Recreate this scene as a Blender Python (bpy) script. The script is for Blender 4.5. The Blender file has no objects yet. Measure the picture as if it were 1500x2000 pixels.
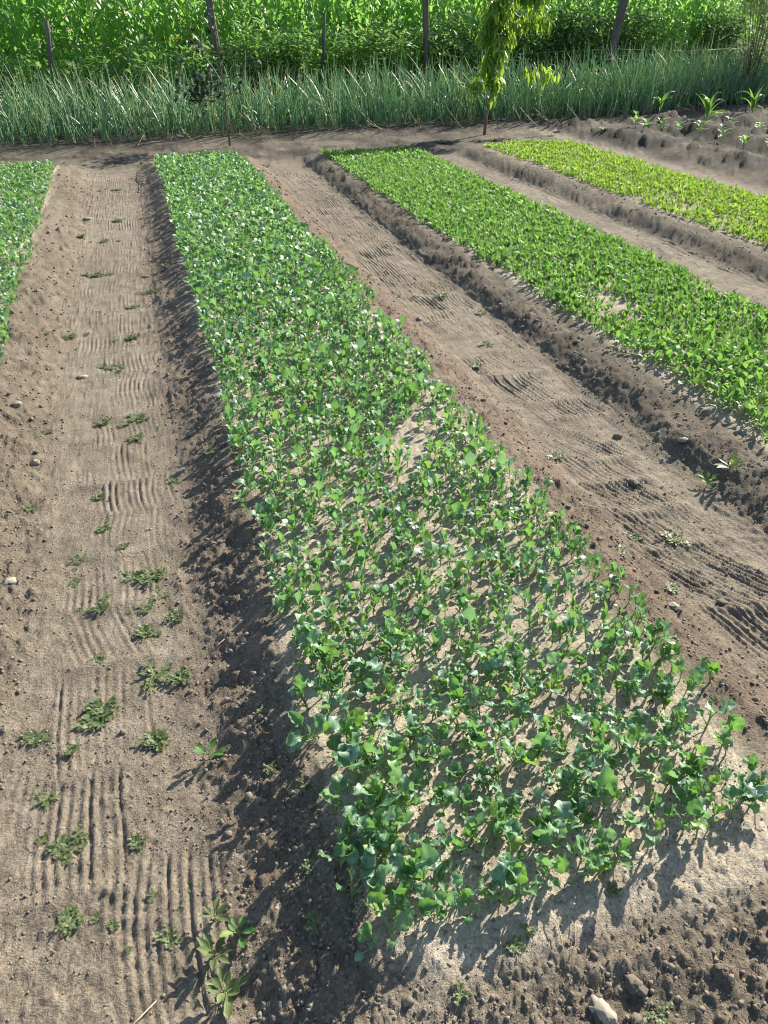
import bpy, math
import numpy as np
from mathutils import Vector, Matrix

S = bpy.context.scene
COL = S.collection
rng = np.random.default_rng(7)

# ------------------------------------------------------------------ camera, sky, sun, exposure
CAM_H = 1.65
PITCH = math.radians(32.833)
YAW = math.radians(16.275)
cam = bpy.data.cameras.new('camera')
cam.sensor_fit = 'VERTICAL'
cam.angle = 2 * math.atan(1000 / 1511)
cam.clip_start = 0.05
cam.clip_end = 500
cam_o = bpy.data.objects.new('camera', cam)
COL.objects.link(cam_o)
cam_o.location = (0, 0, CAM_H)
cam_o.rotation_euler = (math.pi / 2 - PITCH, 0, -YAW)
S.camera = cam_o

SUN_EL = math.radians(30)
SUN_AZ = math.radians(55)            # from +Y towards +X
world = bpy.data.worlds.new('World')
S.world = world
world.use_nodes = True
nt = world.node_tree
bg = nt.nodes['Background']
sky = nt.nodes.new('ShaderNodeTexSky')
sky.sky_type = 'NISHITA'
sky.sun_disc = False
sky.sun_elevation = SUN_EL
sky.sun_rotation = SUN_AZ
nt.links.new(sky.outputs[0], bg.inputs['Color'])
bg.inputs['Strength'].default_value = 0.10

sun = bpy.data.lights.new('sun', 'SUN')
sun.energy = 5.0
sun.angle = math.radians(0.55)
sun.color = (1.0, 0.93, 0.82)
sun_o = bpy.data.objects.new('sun', sun)
COL.objects.link(sun_o)
sd = Vector((math.sin(SUN_AZ) * math.cos(SUN_EL), math.cos(SUN_AZ) * math.cos(SUN_EL), math.sin(SUN_EL)))
sun_o.rotation_euler = sd.to_track_quat('Z', 'Y').to_euler()
sun_o.location = (6, 6, 8)

S.view_settings.view_transform = 'Standard'
S.view_settings.look = 'None'
S.view_settings.exposure = 1.15
S.cycles.filter_width = 1.1
S.view_settings.gamma = 1
S.view_settings.use_curve_mapping = False
S.cycles.max_bounces = 8
S.cycles.diffuse_bounces = 3
S.cycles.transmission_bounces = 4
S.cycles.caustics_reflective = False
S.cycles.caustics_refractive = False


# ------------------------------------------------------------------ numpy noise
def _hash(ix, iy, seed):
    h = (ix.astype(np.int64) * 374761393 + iy.astype(np.int64) * 668265263 + seed * 982451653) & 0xFFFFFFFF
    h = ((h ^ (h >> 13)) * 1274126177) & 0xFFFFFFFF
    h = ((h ^ (h >> 16)) * 2246822519) & 0xFFFFFFFF
    return ((h ^ (h >> 15)) & 0xFFFFFF) / float(0x1000000)


def vnoise(x, y, seed=0):
    ix = np.floor(x); iy = np.floor(y)
    fx = x - ix; fy = y - iy
    fx = fx * fx * (3 - 2 * fx); fy = fy * fy * (3 - 2 * fy)
    a = _hash(ix, iy, seed); b = _hash(ix + 1, iy, seed)
    c = _hash(ix, iy + 1, seed); d = _hash(ix + 1, iy + 1, seed)
    return (a * (1 - fx) + b * fx) * (1 - fy) + (c * (1 - fx) + d * fx) * fy


def fbm(x, y, seed=0, octs=3, gain=.5):
    s = 0; a = 1; t = 0
    for i in range(octs):
        s = s + a * (vnoise(x * 2 ** i, y * 2 ** i, seed + i) - .5); t += a; a *= gain
    return s / t * 2


def domes(x, y, cell, prob, seed, rmin=.2, rmax=.62):
    """rounded clods: one per cell, random size, some missing"""
    u = x / cell; v = y / cell
    iu = np.floor(u); iv = np.floor(v)
    out = np.zeros_like(u)
    for du in (-1, 0, 1):
        for dv in (-1, 0, 1):
            cu = iu + du; cv = iv + dv
            k = _hash(cu, cv, seed + 3)
            r = (rmin + (rmax - rmin) * _hash(cu, cv, seed + 2) ** 2) * (k < prob)
            px = cu + .1 + .8 * _hash(cu, cv, seed)
            py = cv + .1 + .8 * _hash(cu, cv, seed + 1)
            q = (u - px) ** 2 + (v - py) ** 2
            out = np.maximum(out, np.sqrt(np.maximum(r * r - q, 0)))
    return out * cell


def sst(a, b, x):
    t = np.clip((x - a) / (b - a), 0, 1)
    return t * t * (3 - 2 * t)


# ------------------------------------------------------------------ the lie of the land
#        x      z     rough sand  red
PROF = np.array([
    (-9.0, .10, .25, .9, 0), (-.96, .10, .25, .9, 0), (-.86, .095, .8, .3, .1), (-.74, .06, 1., .1, .25), (-.60, .012, .75, .25, .2),
    (-.50, .0, .25, .6, .1), (-.14, .0, .2, .6, .1), (-.04, .008, .6, .25, .35), (.07, .04, .95, .15, .45), (.155, .075, .8, .35, .3), (.21, .082, .3, .85, .1),
    (.30, .085, .2, 1, 0), (1.2, .088, .2, 1, 0), (1.30, .09, .6, .5, .4), (1.36, .08, 1., .1, .9), (1.47, .022, .8, .1, .85), (1.56, .0, .3, .5, .35),
    (1.66, .0, .2, .6, .1), (1.96, .0, .2, .6, .05), (2.05, .012, .8, .2, 0), (2.14, .06, 1., .05, 0), (2.24, .08, 1., .1, 0), (2.34, .075, .6, .6, 0), (2.45, .07, .2, 1, 0),
    (3.58, .07, .2, 1, 0), (3.66, .055, .8, .2, 0), (3.74, .01, .6, .2, 0), (3.84, .0, .3, .6, 0), (4.16, .0, .3, .6, 0), (4.27, .02, .9, .1, 0), (4.38, .075, 1, .05, 0),
    (4.52, .085, 1, .1, 0), (4.68, .07, .4, .8, 0), (5.92, .07, .3, .8, 0), (6.02, .05, .8, .1, 0), (6.14, .01, .6, .4, 0), (6.6, .0, .5, .4, 0), (6.85, .03, .9, .1, 0),
    (7.15, .12, 1, 0, 0), (7.5, .12, 1, 0, 0), (7.85, .03, .9, .1, 0), (8.25, .03, .9, .1, 0), (8.6, .17, 1, 0, 0), (8.9, .17, 1, 0, 0), (9.2, .04, .9, 0, 0),
    (9.6, .04, .9, 0, 0), (9.95, .17, 1, 0, 0), (10.3, .17, 1, 0, 0), (10.7, .04, .9, 0, 0), (11.1, .04, .9, 0, 0), (11.5, .16, 1, 0, 0), (12.2, .05, .9, 0, 0), (16, .05, .7, .2, 0)])


def onion_front(x):
    return np.interp(x, [-9, -2, 0, 1.6, 6, 8.9, 9.8, 10.6, 13.4, 20], [12.95, 12.95, 13.05, 13.35, 13.75, 13.95, 14.4, 15.0, 15.4, 15.6])


RAKES = []
_r = np.random.default_rng(31)
for (x0, x1, y0, y1, dep, am, asd) in ((-.54, -.06, .15, 10.6, .8, 0., .10), (1.54, 2.05, .9, 10.4, 1.45, -.30, .12), (3.82, 4.2, 2.5, 10.6, .7, -.15, .15)):
    y = y0
    while y < y1:
        w = _r.uniform(.24, .36)
        xc = _r.uniform(x0 + w / 2 - .03, max(x1 - w / 2 + .03, x0 + w / 2))
        RAKES.append((xc, y, w, (_r.uniform(.26, .48) if y < 1.8 else _r.uniform(.20, .38)), _r.normal(am, asd), _r.normal(0, .45), dep * _r.uniform(.65, 1.0), _r.uniform(0, 1)))
        y += _r.uniform(.22, .40)


def ground(x, y, full=False):
    x = np.asarray(x, float); y = np.asarray(y, float)
    wob = .04 * fbm(x * 1.1 + 5, y * 1.3, 11, 2) + .035 * fbm(x * 5, y * 5, 12, 3)
    xs = x + wob * sst(0, .2, np.abs(x) + .2)
    pz, pr_, ps, pd = (np.interp(xs, PROF[:, 0], PROF[:, i]) for i in (1, 2, 3, 4))
    pz = pz * (1 + .35 * sst(.25, .8, pr_) * fbm(x * 3, y * 2.2, 13, 3))
    # far ends of the beds
    yend = np.where(x < 6.3, 11.08, 13.3) + .25 * fbm(x * 1.5, x * 0 + 3, 21, 2)
    far = sst(yend - .15, yend + .18, y + .06 * fbm(x * 6, y * 6, 22, 2))
    of = onion_front(x)
    bank = .045 * sst(of - .65, of - .25, y) * (1 - sst(of + 3, of + 4, y))
    hz = .02 + bank + .02 * fbm(x * 1.7, y * 1.7, 23, 2)
    # near end of the middle bed and the rough headland in front of it
    nl = .755 + .05 * fbm(x * 4, x * 0, 24, 2)
    near = (1 - sst(nl - .16, nl + .06, y)) * sst(.02, .14, xs)
    nz = .055 + .02 * fbm(x * 5, y * 5, 25, 2)
    base = pz * (1 - far) + hz * far
    base = base * (1 - near) + nz * near
    rough = pr_ * (1 - far) + (.55 + .3 * fbm(x * 2, y * 2, 26, 1)) * far
    rough = rough * (1 - near) + .95 * near
    sand = ps * (1 - far) + .35 * far
    sand = sand * (1 - near) + .45 * near
    red = pd * (1 - far) * (1 - near) + .12 * near
    z = base.copy()
    # rake strokes: later strokes wipe out earlier ones
    rk = np.zeros_like(x)
    rmask = np.zeros_like(x)
    for (xc, yc, w, ln, a, cv, dp, ph) in RAKES:
        near_i = np.nonzero((np.abs(x - xc) < .5) & (np.abs(y - yc) < .75))
        if not len(near_i[0]):
            continue
        X = x[near_i]; Y = y[near_i]
        v = (Y - yc)
        u = (X - xc) - a * v - cv * v * v + .010 * fbm(X * 7, Y * 4, 41, 3)
        m = sst(w / 2 + .012, w / 2 - .008, np.abs(u)) * sst(-ln / 2 - .03, -ln / 2 + .05, v) * sst(ln / 2 + .05, ln / 2 - .02, v)
        c = .5 + .5 * np.cos(2 * math.pi * (u / .0245 + ph))
        gi = np.floor(u / .0245 + ph + .5)
        amp = .5 + .6 * _hash(gi, gi * 0 + int(ph * 1e6), 47)
        amp = amp * np.clip(.85 + 1.2 * fbm(gi * 3.7 + ph * 50, Y * 3.2, 48, 2), .05, 1.25)
        fade = np.clip(.78 + 1.1 * fbm(X * 6 + ph * 9, Y * 2.4, 43, 2), 0.0, 1.1)
        g = (-.0105 * (c ** 1.5) + .004) * dp * fade * amp
        berm = .010 * np.exp(-((v + ln / 2) / .03) ** 2) * sst(w / 2 + .02, w / 2 - .02, np.abs(u)) * dp
        rk[near_i] = rk[near_i] * (1 - m) + g * m + berm
        rmask[near_i] = np.maximum(rmask[near_i], m)
    flat = (1 - far) * (1 - near) * sst(.55, .3, rough)
    z += rk * flat
    rough_e = rough * (1 - .6 * rmask * flat)
    # lumps
    big = .014 * fbm(x * 9, y * 9, 51, 3)
    z += rough_e * big * 1.25
    patch = np.clip(.5 + 1.1 * fbm(x * 2.3, y * 2.3, 55, 2), .1, 1.2)
    wx = x + .011 * fbm(x * 55, y * 55, 56, 2); wy = y + .011 * fbm(x * 55, y * 55, 57, 2)
    rg = 1 + .55 * fbm(x * 130, y * 130, 59, 2)
    d1 = domes(wx, wy, .055, .4, 61, .12, .5) * rg
    d2 = domes(wx, wy, .024, .7, 71) * rg
    d3 = domes(wx, wy, .013, .7, 81)
    d0 = domes(x, y, .15, .5, 64, .15, .5)
    farr = np.maximum(far, sst(6.4, 7.0, x))
    z += rough_e * (.85 * d1 * patch + .7 * d2 + .6 * d3 + .007 * fbm(x * 45, y * 45, 53, 3) + d0 * np.where(farr > .3, .55 + .45 * (x > 6.6), .16 * (rough > .7)))
    z += (1 - rough_e) * (.007 * fbm(x * 7, y * 7, 52, 3) + .0045 * fbm(x * 32, y * 32, 54, 3) + .5 * d3 * patch + .5 * d2 * np.clip(patch - .45, 0, 1))
    if full:
        dark = np.maximum(1.15 * sst(6.5, 6.9, x), .8 * far) + .45 * sst(2.0, 2.1, xs) * sst(2.4, 2.3, xs) + .45 * sst(4.2, 4.3, xs) * sst(4.68, 4.5, xs) + .10 * sst(-.08, .02, xs) * sst(.2, .1, xs) + .25 * sst(3.62, 3.68, xs) * sst(3.84, 3.76, xs)  # also darkens bank slopes: dark crumbs plus shade painted into the soil colour
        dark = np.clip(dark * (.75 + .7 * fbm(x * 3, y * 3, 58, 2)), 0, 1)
        return z, rough, sand, red, dark
    return z


def gz(x, y):
    return float(ground(np.array([x]), np.array([y]))[0])


# ------------------------------------------------------------------ mesh helpers
def make_mesh(name, V, Fs, uv=None, attrs=None, smooth=True):
    """Fs: list of int arrays (n,k); uv: per-vertex (n,2); attrs: dict of per-vertex floats"""
    m = bpy.data.meshes.new(name)
    V = np.asarray(V, np.float32)
    m.vertices.add(len(V)); m.vertices.foreach_set('co', V.ravel())
    loops = np.concatenate([np.asarray(f, np.int32).ravel() for f in Fs])
    tot = np.concatenate([np.full(len(f), np.asarray(f).shape[1], np.int32) for f in Fs])
    start = np.concatenate([[0], np.cumsum(tot)[:-1]]).astype(np.int32)
    m.loops.add(len(loops)); m.loops.foreach_set('vertex_index', loops)
    m.polygons.add(len(tot)); m.polygons.foreach_set('loop_start', start)
    m.polygons.foreach_set('loop_total', tot)
    m.polygons.foreach_set('use_smooth', np.full(len(tot), smooth))
    if uv is not None:
        l = m.uv_layers.new(name='UVMap')
        l.data.foreach_set('uv', np.asarray(uv, np.float32)[loops].ravel())
    for k, a in (attrs or {}).items():
        at = m.attributes.new(k, 'FLOAT', 'POINT')
        at.data.foreach_set('value', np.asarray(a, np.float32))
    m.update(calc_edges=True)
    return m


class Geo:
    """verts (n,3), quads (m,4), tris (k,3), uv (n,2)"""
    def __init__(s):
        s.V = []; s.Q = []; s.T = []; s.U = []; s.n = 0

    def add(s, V, Q=None, T=None, U=None):
        V = np.asarray(V, float).reshape(-1, 3)
        s.V.append(V)
        s.U.append(np.zeros((len(V), 2)) if U is None else np.asarray(U, float))
        if Q is not None and len(Q): s.Q.append(np.asarray(Q, int).reshape(-1, 4) + s.n)
        if T is not None and len(T): s.T.append(np.asarray(T, int).reshape(-1, 3) + s.n)
        s.n += len(V)
        return s

    def cat(s):
        V = np.concatenate(s.V); U = np.concatenate(s.U)
        Q = np.concatenate(s.Q) if s.Q else np.zeros((0, 4), int)
        T = np.concatenate(s.T) if s.T else np.zeros((0, 3), int)
        return V, Q, T, U

    def addg(s, g, M=None):
        V, Q, T, U = g.cat()
        if M is not None:
            V = V @ M[:3, :3].T + M[:3, 3]
        return s.add(V, Q, T, U)

    def mesh(s, name, mat, smooth=True):
        V, Q, T, U = s.cat()
        m = make_mesh(name, V, [f for f in (Q, T) if len(f)], U, None, smooth)
        m.materials.append(mat)
        return m


def scatter(protos, idx, mats):
    """merge many transformed copies of prototypes into one Geo (vectorised)"""
    out = Geo()
    for k, p in enumerate(protos):
        M = mats[idx == k]
        if not len(M): continue
        V, Q, T, U = p.cat()
        W = np.einsum('nij,vj->nvi', M[:, :3, :3], V) + M[:, None, :3, 3]
        off = (np.arange(len(M)) * len(V))[:, None, None]
        out.add(W.reshape(-1, 3), (Q[None] + off).reshape(-1, 4) if len(Q) else None,
                (T[None] + off).reshape(-1, 3) if len(T) else None, np.tile(U, (len(M), 1)))
    return out


def xform(x, y, z, az, sc, tilt=0., tdir=0., sz=None):
    """batch 4x4: scale, rotate about z, lean by tilt towards tdir, translate"""
    x = np.asarray(x, float); n = len(x)
    az = np.broadcast_to(az, n); sc = np.broadcast_to(sc, n); tilt = np.broadcast_to(tilt, n); tdir = np.broadcast_to(tdir, n)
    sz = sc if sz is None else np.broadcast_to(sz, n)
    c, s_ = np.cos(az), np.sin(az)
    R = np.zeros((n, 3, 3)); R[:, 0, 0] = c * sc; R[:, 0, 1] = -s_ * sc; R[:, 1, 0] = s_ * sc; R[:, 1, 1] = c * sc; R[:, 2, 2] = sz
    ax = -np.sin(tdir); ay = np.cos(tdir); ct = np.cos(tilt); st = np.sin(tilt)
    K = np.zeros((n, 3, 3)); K[:, 0, 2] = ay; K[:, 1, 2] = -ax; K[:, 2, 0] = -ay; K[:, 2, 1] = ax
    L = np.eye(3)[None] + st[:, None, None] * K + (1 - ct)[:, None, None] * (K @ K)
    M = np.zeros((n, 4, 4)); M[:, :3, :3] = L @ R; M[:, 0, 3] = x; M[:, 1, 3] = y; M[:, 2, 3] = z; M[:, 3, 3] = 1
    return M


def tube(pts, rad, sides=5, uvv=None, cap=True):
    pts = np.asarray(pts, float); n = len(pts)
    rad = np.broadcast_to(rad, n)
    d = np.gradient(pts, axis=0); d /= np.linalg.norm(d, axis=1)[:, None] + 1e-9
    ref = np.array([0, 0, 1.]) if abs(d[0][2]) < .8 else np.array([1., 0, 0])
    a = np.cross(d, ref); a /= np.linalg.norm(a, axis=1)[:, None] + 1e-9
    b = np.cross(d, a)
    th = np.arange(sides) * 2 * math.pi / sides
    V = pts[:, None] + rad[:, None, None] * (np.cos(th)[None, :, None] * a[:, None] + np.sin(th)[None, :, None] * b[:, None])
    Q = []
    for i in range(n - 1):
        for j in range(sides):
            k = (j + 1) % sides
            Q.append((i * sides + j, i * sides + k, (i + 1) * sides + k, (i + 1) * sides + j))
    vv = np.linspace(0, 1, n) if uvv is None else np.broadcast_to(uvv, n)
    U = np.stack([np.full((n, sides), .5), np.repeat(vv[:, None], sides, 1)], -1).reshape(-1, 2)
    T = []
    if cap and sides > 2:
        for j in range(1, sides - 1):
            T.append((0, j + 1, j)); o = (n - 1) * sides; T.append((o, o + j, o + j + 1))
    return Geo().add(V.reshape(-1, 3), Q, T, U)


def leaf(r, L=.05, W=.04, pl=.035, prad=.0014, e0=1.1, droop=.9, cup=.35, wav=.15, nu=7, nv=4, sides=3, prof='round', twist=0., lobes=0., kink=None, crump=0., pseg=3):
    """one leaf: petiole from the origin going out along +x and up, then a bent blade"""
    g = Geo()
    n1 = pseg if pl > 0 else 0
    e = e0; p = np.zeros(3); pts = [p.copy()]
    for i in range(n1):
        p = p + pl / n1 * np.array([math.cos(e), 0, math.sin(e)]); pts.append(p.copy()); e -= .06
    if n1 and sides == 1:      # a plain ribbon
        a = pts[0]; b = pts[-1]; h = np.array([0, prad * 1.3, 0])
        g.add([a - h, a + h, b + h, b - h], [(0, 1, 2, 3)], None, [(.5, 0)] * 4)
    elif n1:
        g.addg(tube(pts, np.linspace(prad * 1.25, prad, len(pts)), sides, 0.0, False))
    t = np.linspace(0, 1, nu + 1)
    if prof == 'round':
        w = np.sin(math.pi * np.clip(t * .93 + .035, 0, 1) ** .82) ** .62
        w[0] *= .45; w[-1] *= .5
    elif prof == 'spat':     # spatulate, widest near the tip
        w = np.sin(math.pi * np.clip(t, 0.02, .97) ** 1.45) ** .8 + .10 * (1 - t)
    elif prof == 'lance':
        w = np.sin(math.pi * np.clip(t, .02, .985) ** .75) ** .9
    else:                    # strap (maize)
        w = np.clip((t / .12), .35, 1) * (1 - t ** 2.2) ** .8 + .02
    w = w * W / 2
    if lobes:
        w = w * (1 + lobes * np.sin(t * 17 + r.uniform(0, 6)) + lobes * r.uniform(-.7, .7, nu + 1))
    s = np.linspace(-1, 1, nv + 1)
    phase = r.uniform(0, 6.28, 2); fr = r.uniform(5, 9)
    V = []; U = []
    tw = 0
    for i in range(nu + 1):
        if i:
            p = p + L / nu * np.array([math.cos(e), 0, math.sin(e)])
            e -= droop / nu * (.5 + t[i])
            if kink and abs(t[i] - kink[0]) < .5 / nu: e -= kink[1]
        tw = twist * t[i]
        nrm = np.array([-math.sin(e), 0, math.cos(e)]); lat = np.array([0, 1., 0])
        l2 = lat * math.cos(tw) + nrm * math.sin(tw); n2 = nrm * math.cos(tw) - lat * math.sin(tw)
        for sj in s:
            off = cup * abs(sj) ** 1.5 * w[i] + wav * abs(sj) ** 2 * w[i] * math.sin(fr * t[i] * 2 + phase[0] + (phase[1] if sj < 0 else 0))
            if crump: off += r.normal(0, crump) * w[i] * (.4 + .6 * abs(sj))
            V.append(p + l2 * sj * w[i] * (1 - .18 * abs(cup)) + n2 * off)
            U.append((.5 + sj * .5, t[i]))
    Q = []
    for i in range(nu):
        for j in range(nv):
            a = i * (nv + 1) + j
            Q.append((a, a + 1, a + nv + 2, a + nv + 1))
    return g.add(V, Q, None, U)


# ------------------------------------------------------------------ objects and tags
def tag(o, label=None, cat=None, group=None, kind=None):
    if label: o['label'] = label
    if cat: o['category'] = cat
    if group: o['group'] = group
    if kind: o['kind'] = kind
    return o


def obj(name, mesh, parent=None, loc=None, rot=None, sc=None):
    o = bpy.data.objects.new(name, mesh)
    COL.objects.link(o)
    if parent is not None: o.parent = parent
    if loc is not None: o.location = loc
    if rot is not None: o.rotation_euler = rot
    if sc is not None: o.scale = (sc, sc, sc) if np.isscalar(sc) else sc
    return o


# ------------------------------------------------------------------ materials
def newmat(name):
    m = bpy.data.materials.new(name); m.use_nodes = True
    t = m.node_tree; t.nodes.clear()
    out = t.nodes.new('ShaderNodeOutputMaterial')
    return m, t, out


def N(t, kind, **kw):
    n = t.nodes.new(kind)
    for k, v in kw.items():
        if k.startswith('i_'):
            n.inputs[k[2:].replace('_', ' ')].default_value = v
        else:
            setattr(n, k, v)
    return n


def math_(t, op, a, b=None, clamp=False):
    n = t.nodes.new('ShaderNodeMath'); n.operation = op; n.use_clamp = clamp
    for i, v in enumerate((a, b)):
        if v is None: continue
        if isinstance(v, (int, float)): n.inputs[i].default_value = v
        else: t.links.new(v, n.inputs[i])
    return n.outputs[0]


def mix_(t, f, a, b, mode='MIX'):
    n = t.nodes.new('ShaderNodeMix'); n.data_type = 'RGBA'; n.blend_type = mode
    for k, v in ((0, f), (6, a), (7, b)):
        if isinstance(v, (int, float)): n.inputs[k].default_value = v
        elif isinstance(v, tuple): n.inputs[k].default_value = (*v, 1)
        else: t.links.new(v, n.inputs[k])
    return n.outputs[2]


def ramp(t, fac, stops):
    n = t.nodes.new('ShaderNodeValToRGB')
    cr = n.color_ramp
    while len(cr.elements) < len(stops): cr.elements.new(.5)
    for e, (p, c) in zip(cr.elements, stops):
        e.position = p; e.color = (*c, 1) if len(c) == 3 else c
    t.links.new(fac, n.inputs[0])
    return n.outputs[0]


def rnd_(t):
    g = t.nodes.new('ShaderNodeNewGeometry'); o = t.nodes.new('ShaderNodeObjectInfo')
    return math_(t, 'FRACT', math_(t, 'ADD', g.outputs['Random Per Island'], o.outputs['Random']))


def leaf_mat(name, stops, trans, vein=(.35, .45, .25), veins=.5, rough=.42, tf=.4, spec=.5, tips=None, stalk=(.30, .40, .16)):
    m, t, out = newmat(name)
    r = rnd_(t)
    c = ramp(t, r, stops)
    uv = t.nodes.new('ShaderNodeUVMap'); sp = t.nodes.new('ShaderNodeSeparateXYZ')
    t.links.new(uv.outputs[0], sp.inputs[0])
    u, v = sp.outputs[0], sp.outputs[1]
    a = math_(t, 'MULTIPLY', math_(t, 'ABSOLUTE', math_(t, 'SUBTRACT', u, .5)), 2.)
    tex = N(t, 'ShaderNodeTexNoise', i_Scale=60., i_Detail=3.)
    geo = t.nodes.new('ShaderNodeNewGeometry')
    t.links.new(geo.outputs['Position'], tex.inputs['Vector'])
    nz = tex.outputs[0]
    c = mix_(t, .45, c, mix_(t, math_(t, 'MULTIPLY', math_(t, 'SUBTRACT', nz, .3), 2., True), (.55, .6, .5), (1.35, 1.3, 1.3)), 'MULTIPLY')
    bump = None
    if veins:
        mid = math_(t, 'SUBTRACT', 1., math_(t, 'DIVIDE', a, .10), True)
        sv = math_(t, 'FRACT', math_(t, 'SUBTRACT', math_(t, 'MULTIPLY', v, 5.), math_(t, 'MULTIPLY', a, 1.6)))
        sv = math_(t, 'SUBTRACT', 1., math_(t, 'DIVIDE', math_(t, 'ABSOLUTE', math_(t, 'SUBTRACT', sv, .5)), .09), True)
        vv = math_(t, 'MULTIPLY', math_(t, 'MAXIMUM', mid, math_(t, 'MULTIPLY', sv, .5)), veins)
        c = mix_(t, vv, c, vein)
        b = t.nodes.new('ShaderNodeBump'); b.inputs['Strength'].default_value = .35; b.inputs['Distance'].default_value = .003
        t.links.new(math_(t, 'SUBTRACT', math_(t, 'MULTIPLY', nz, 1.2), vv), b.inputs['Height'])
        bump = b.outputs[0]
    if tips:
        k = math_(t, 'MULTIPLY', math_(t, 'SUBTRACT', v, math_(t, 'ADD', tips[1], math_(t, 'MULTIPLY', r, tips[2]))), 9., True)
        c = mix_(t, k, c, tips[0])
        k2 = math_(t, 'SUBTRACT', 1., math_(t, 'MULTIPLY', v, 7.), True)
        c = mix_(t, k2, c, tips[3])
    elif stalk:
        k2 = math_(t, 'LESS_THAN', v, .004)
        c = mix_(t, k2, c, stalk)
    pb = N(t, 'ShaderNodeBsdfPrincipled')
    t.links.new(c, pb.inputs['Base Color'])
    pb.inputs['Roughness'].default_value = rough
    pb.inputs['Specular IOR Level'].default_value = spec
    tr = N(t, 'ShaderNodeBsdfTranslucent')
    tc = mix_(t, .6, c, trans)
    t.links.new(tc, tr.inputs['Color'])
    if bump is not None:
        t.links.new(bump, pb.inputs['Normal'])
    ms = N(t, 'ShaderNodeMixShader'); ms.inputs[0].default_value = tf
    t.links.new(pb.outputs[0], ms.inputs[1]); t.links.new(tr.outputs[0], ms.inputs[2])
    t.links.new(ms.outputs[0], out.inputs[0])
    return m


def simple_mat(name, c1, c2, scale=20., rough=.9, bump=.3, dist=.004, stretch=None):
    m, t, out = newmat(name)
    tc = t.nodes.new('ShaderNodeTexCoord')
    tex = N(t, 'ShaderNodeTexNoise', i_Scale=scale, i_Detail=5.)
    src = tc.outputs['Object']
    if stretch:
        mp = N(t, 'ShaderNodeMapping'); mp.inputs['Scale'].default_value = stretch
        t.links.new(src, mp.inputs[0]); src = mp.outputs[0]
    t.links.new(src, tex.inputs['Vector'])
    c = mix_(t, math_(t, 'MULTIPLY', math_(t, 'SUBTRACT', tex.outputs[0], .3), 2.5, True), c1, c2)
    c = mix_(t, .35, c, mix_(t, rnd_(t), (.6, .6, .6), (1.35, 1.35, 1.35)), 'MULTIPLY')
    pb = N(t, 'ShaderNodeBsdfPrincipled'); t.links.new(c, pb.inputs['Base Color'])
    pb.inputs['Roughness'].default_value = rough; pb.inputs['Specular IOR Level'].default_value = .2
    b = N(t, 'ShaderNodeBump'); b.inputs['Strength'].default_value = bump; b.inputs['Distance'].default_value = dist
    t.links.new(tex.outputs[0], b.inputs['Height']); t.links.new(b.outputs[0], pb.inputs['Normal'])
    t.links.new(pb.outputs[0], out.inputs[0])
    return m


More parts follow.
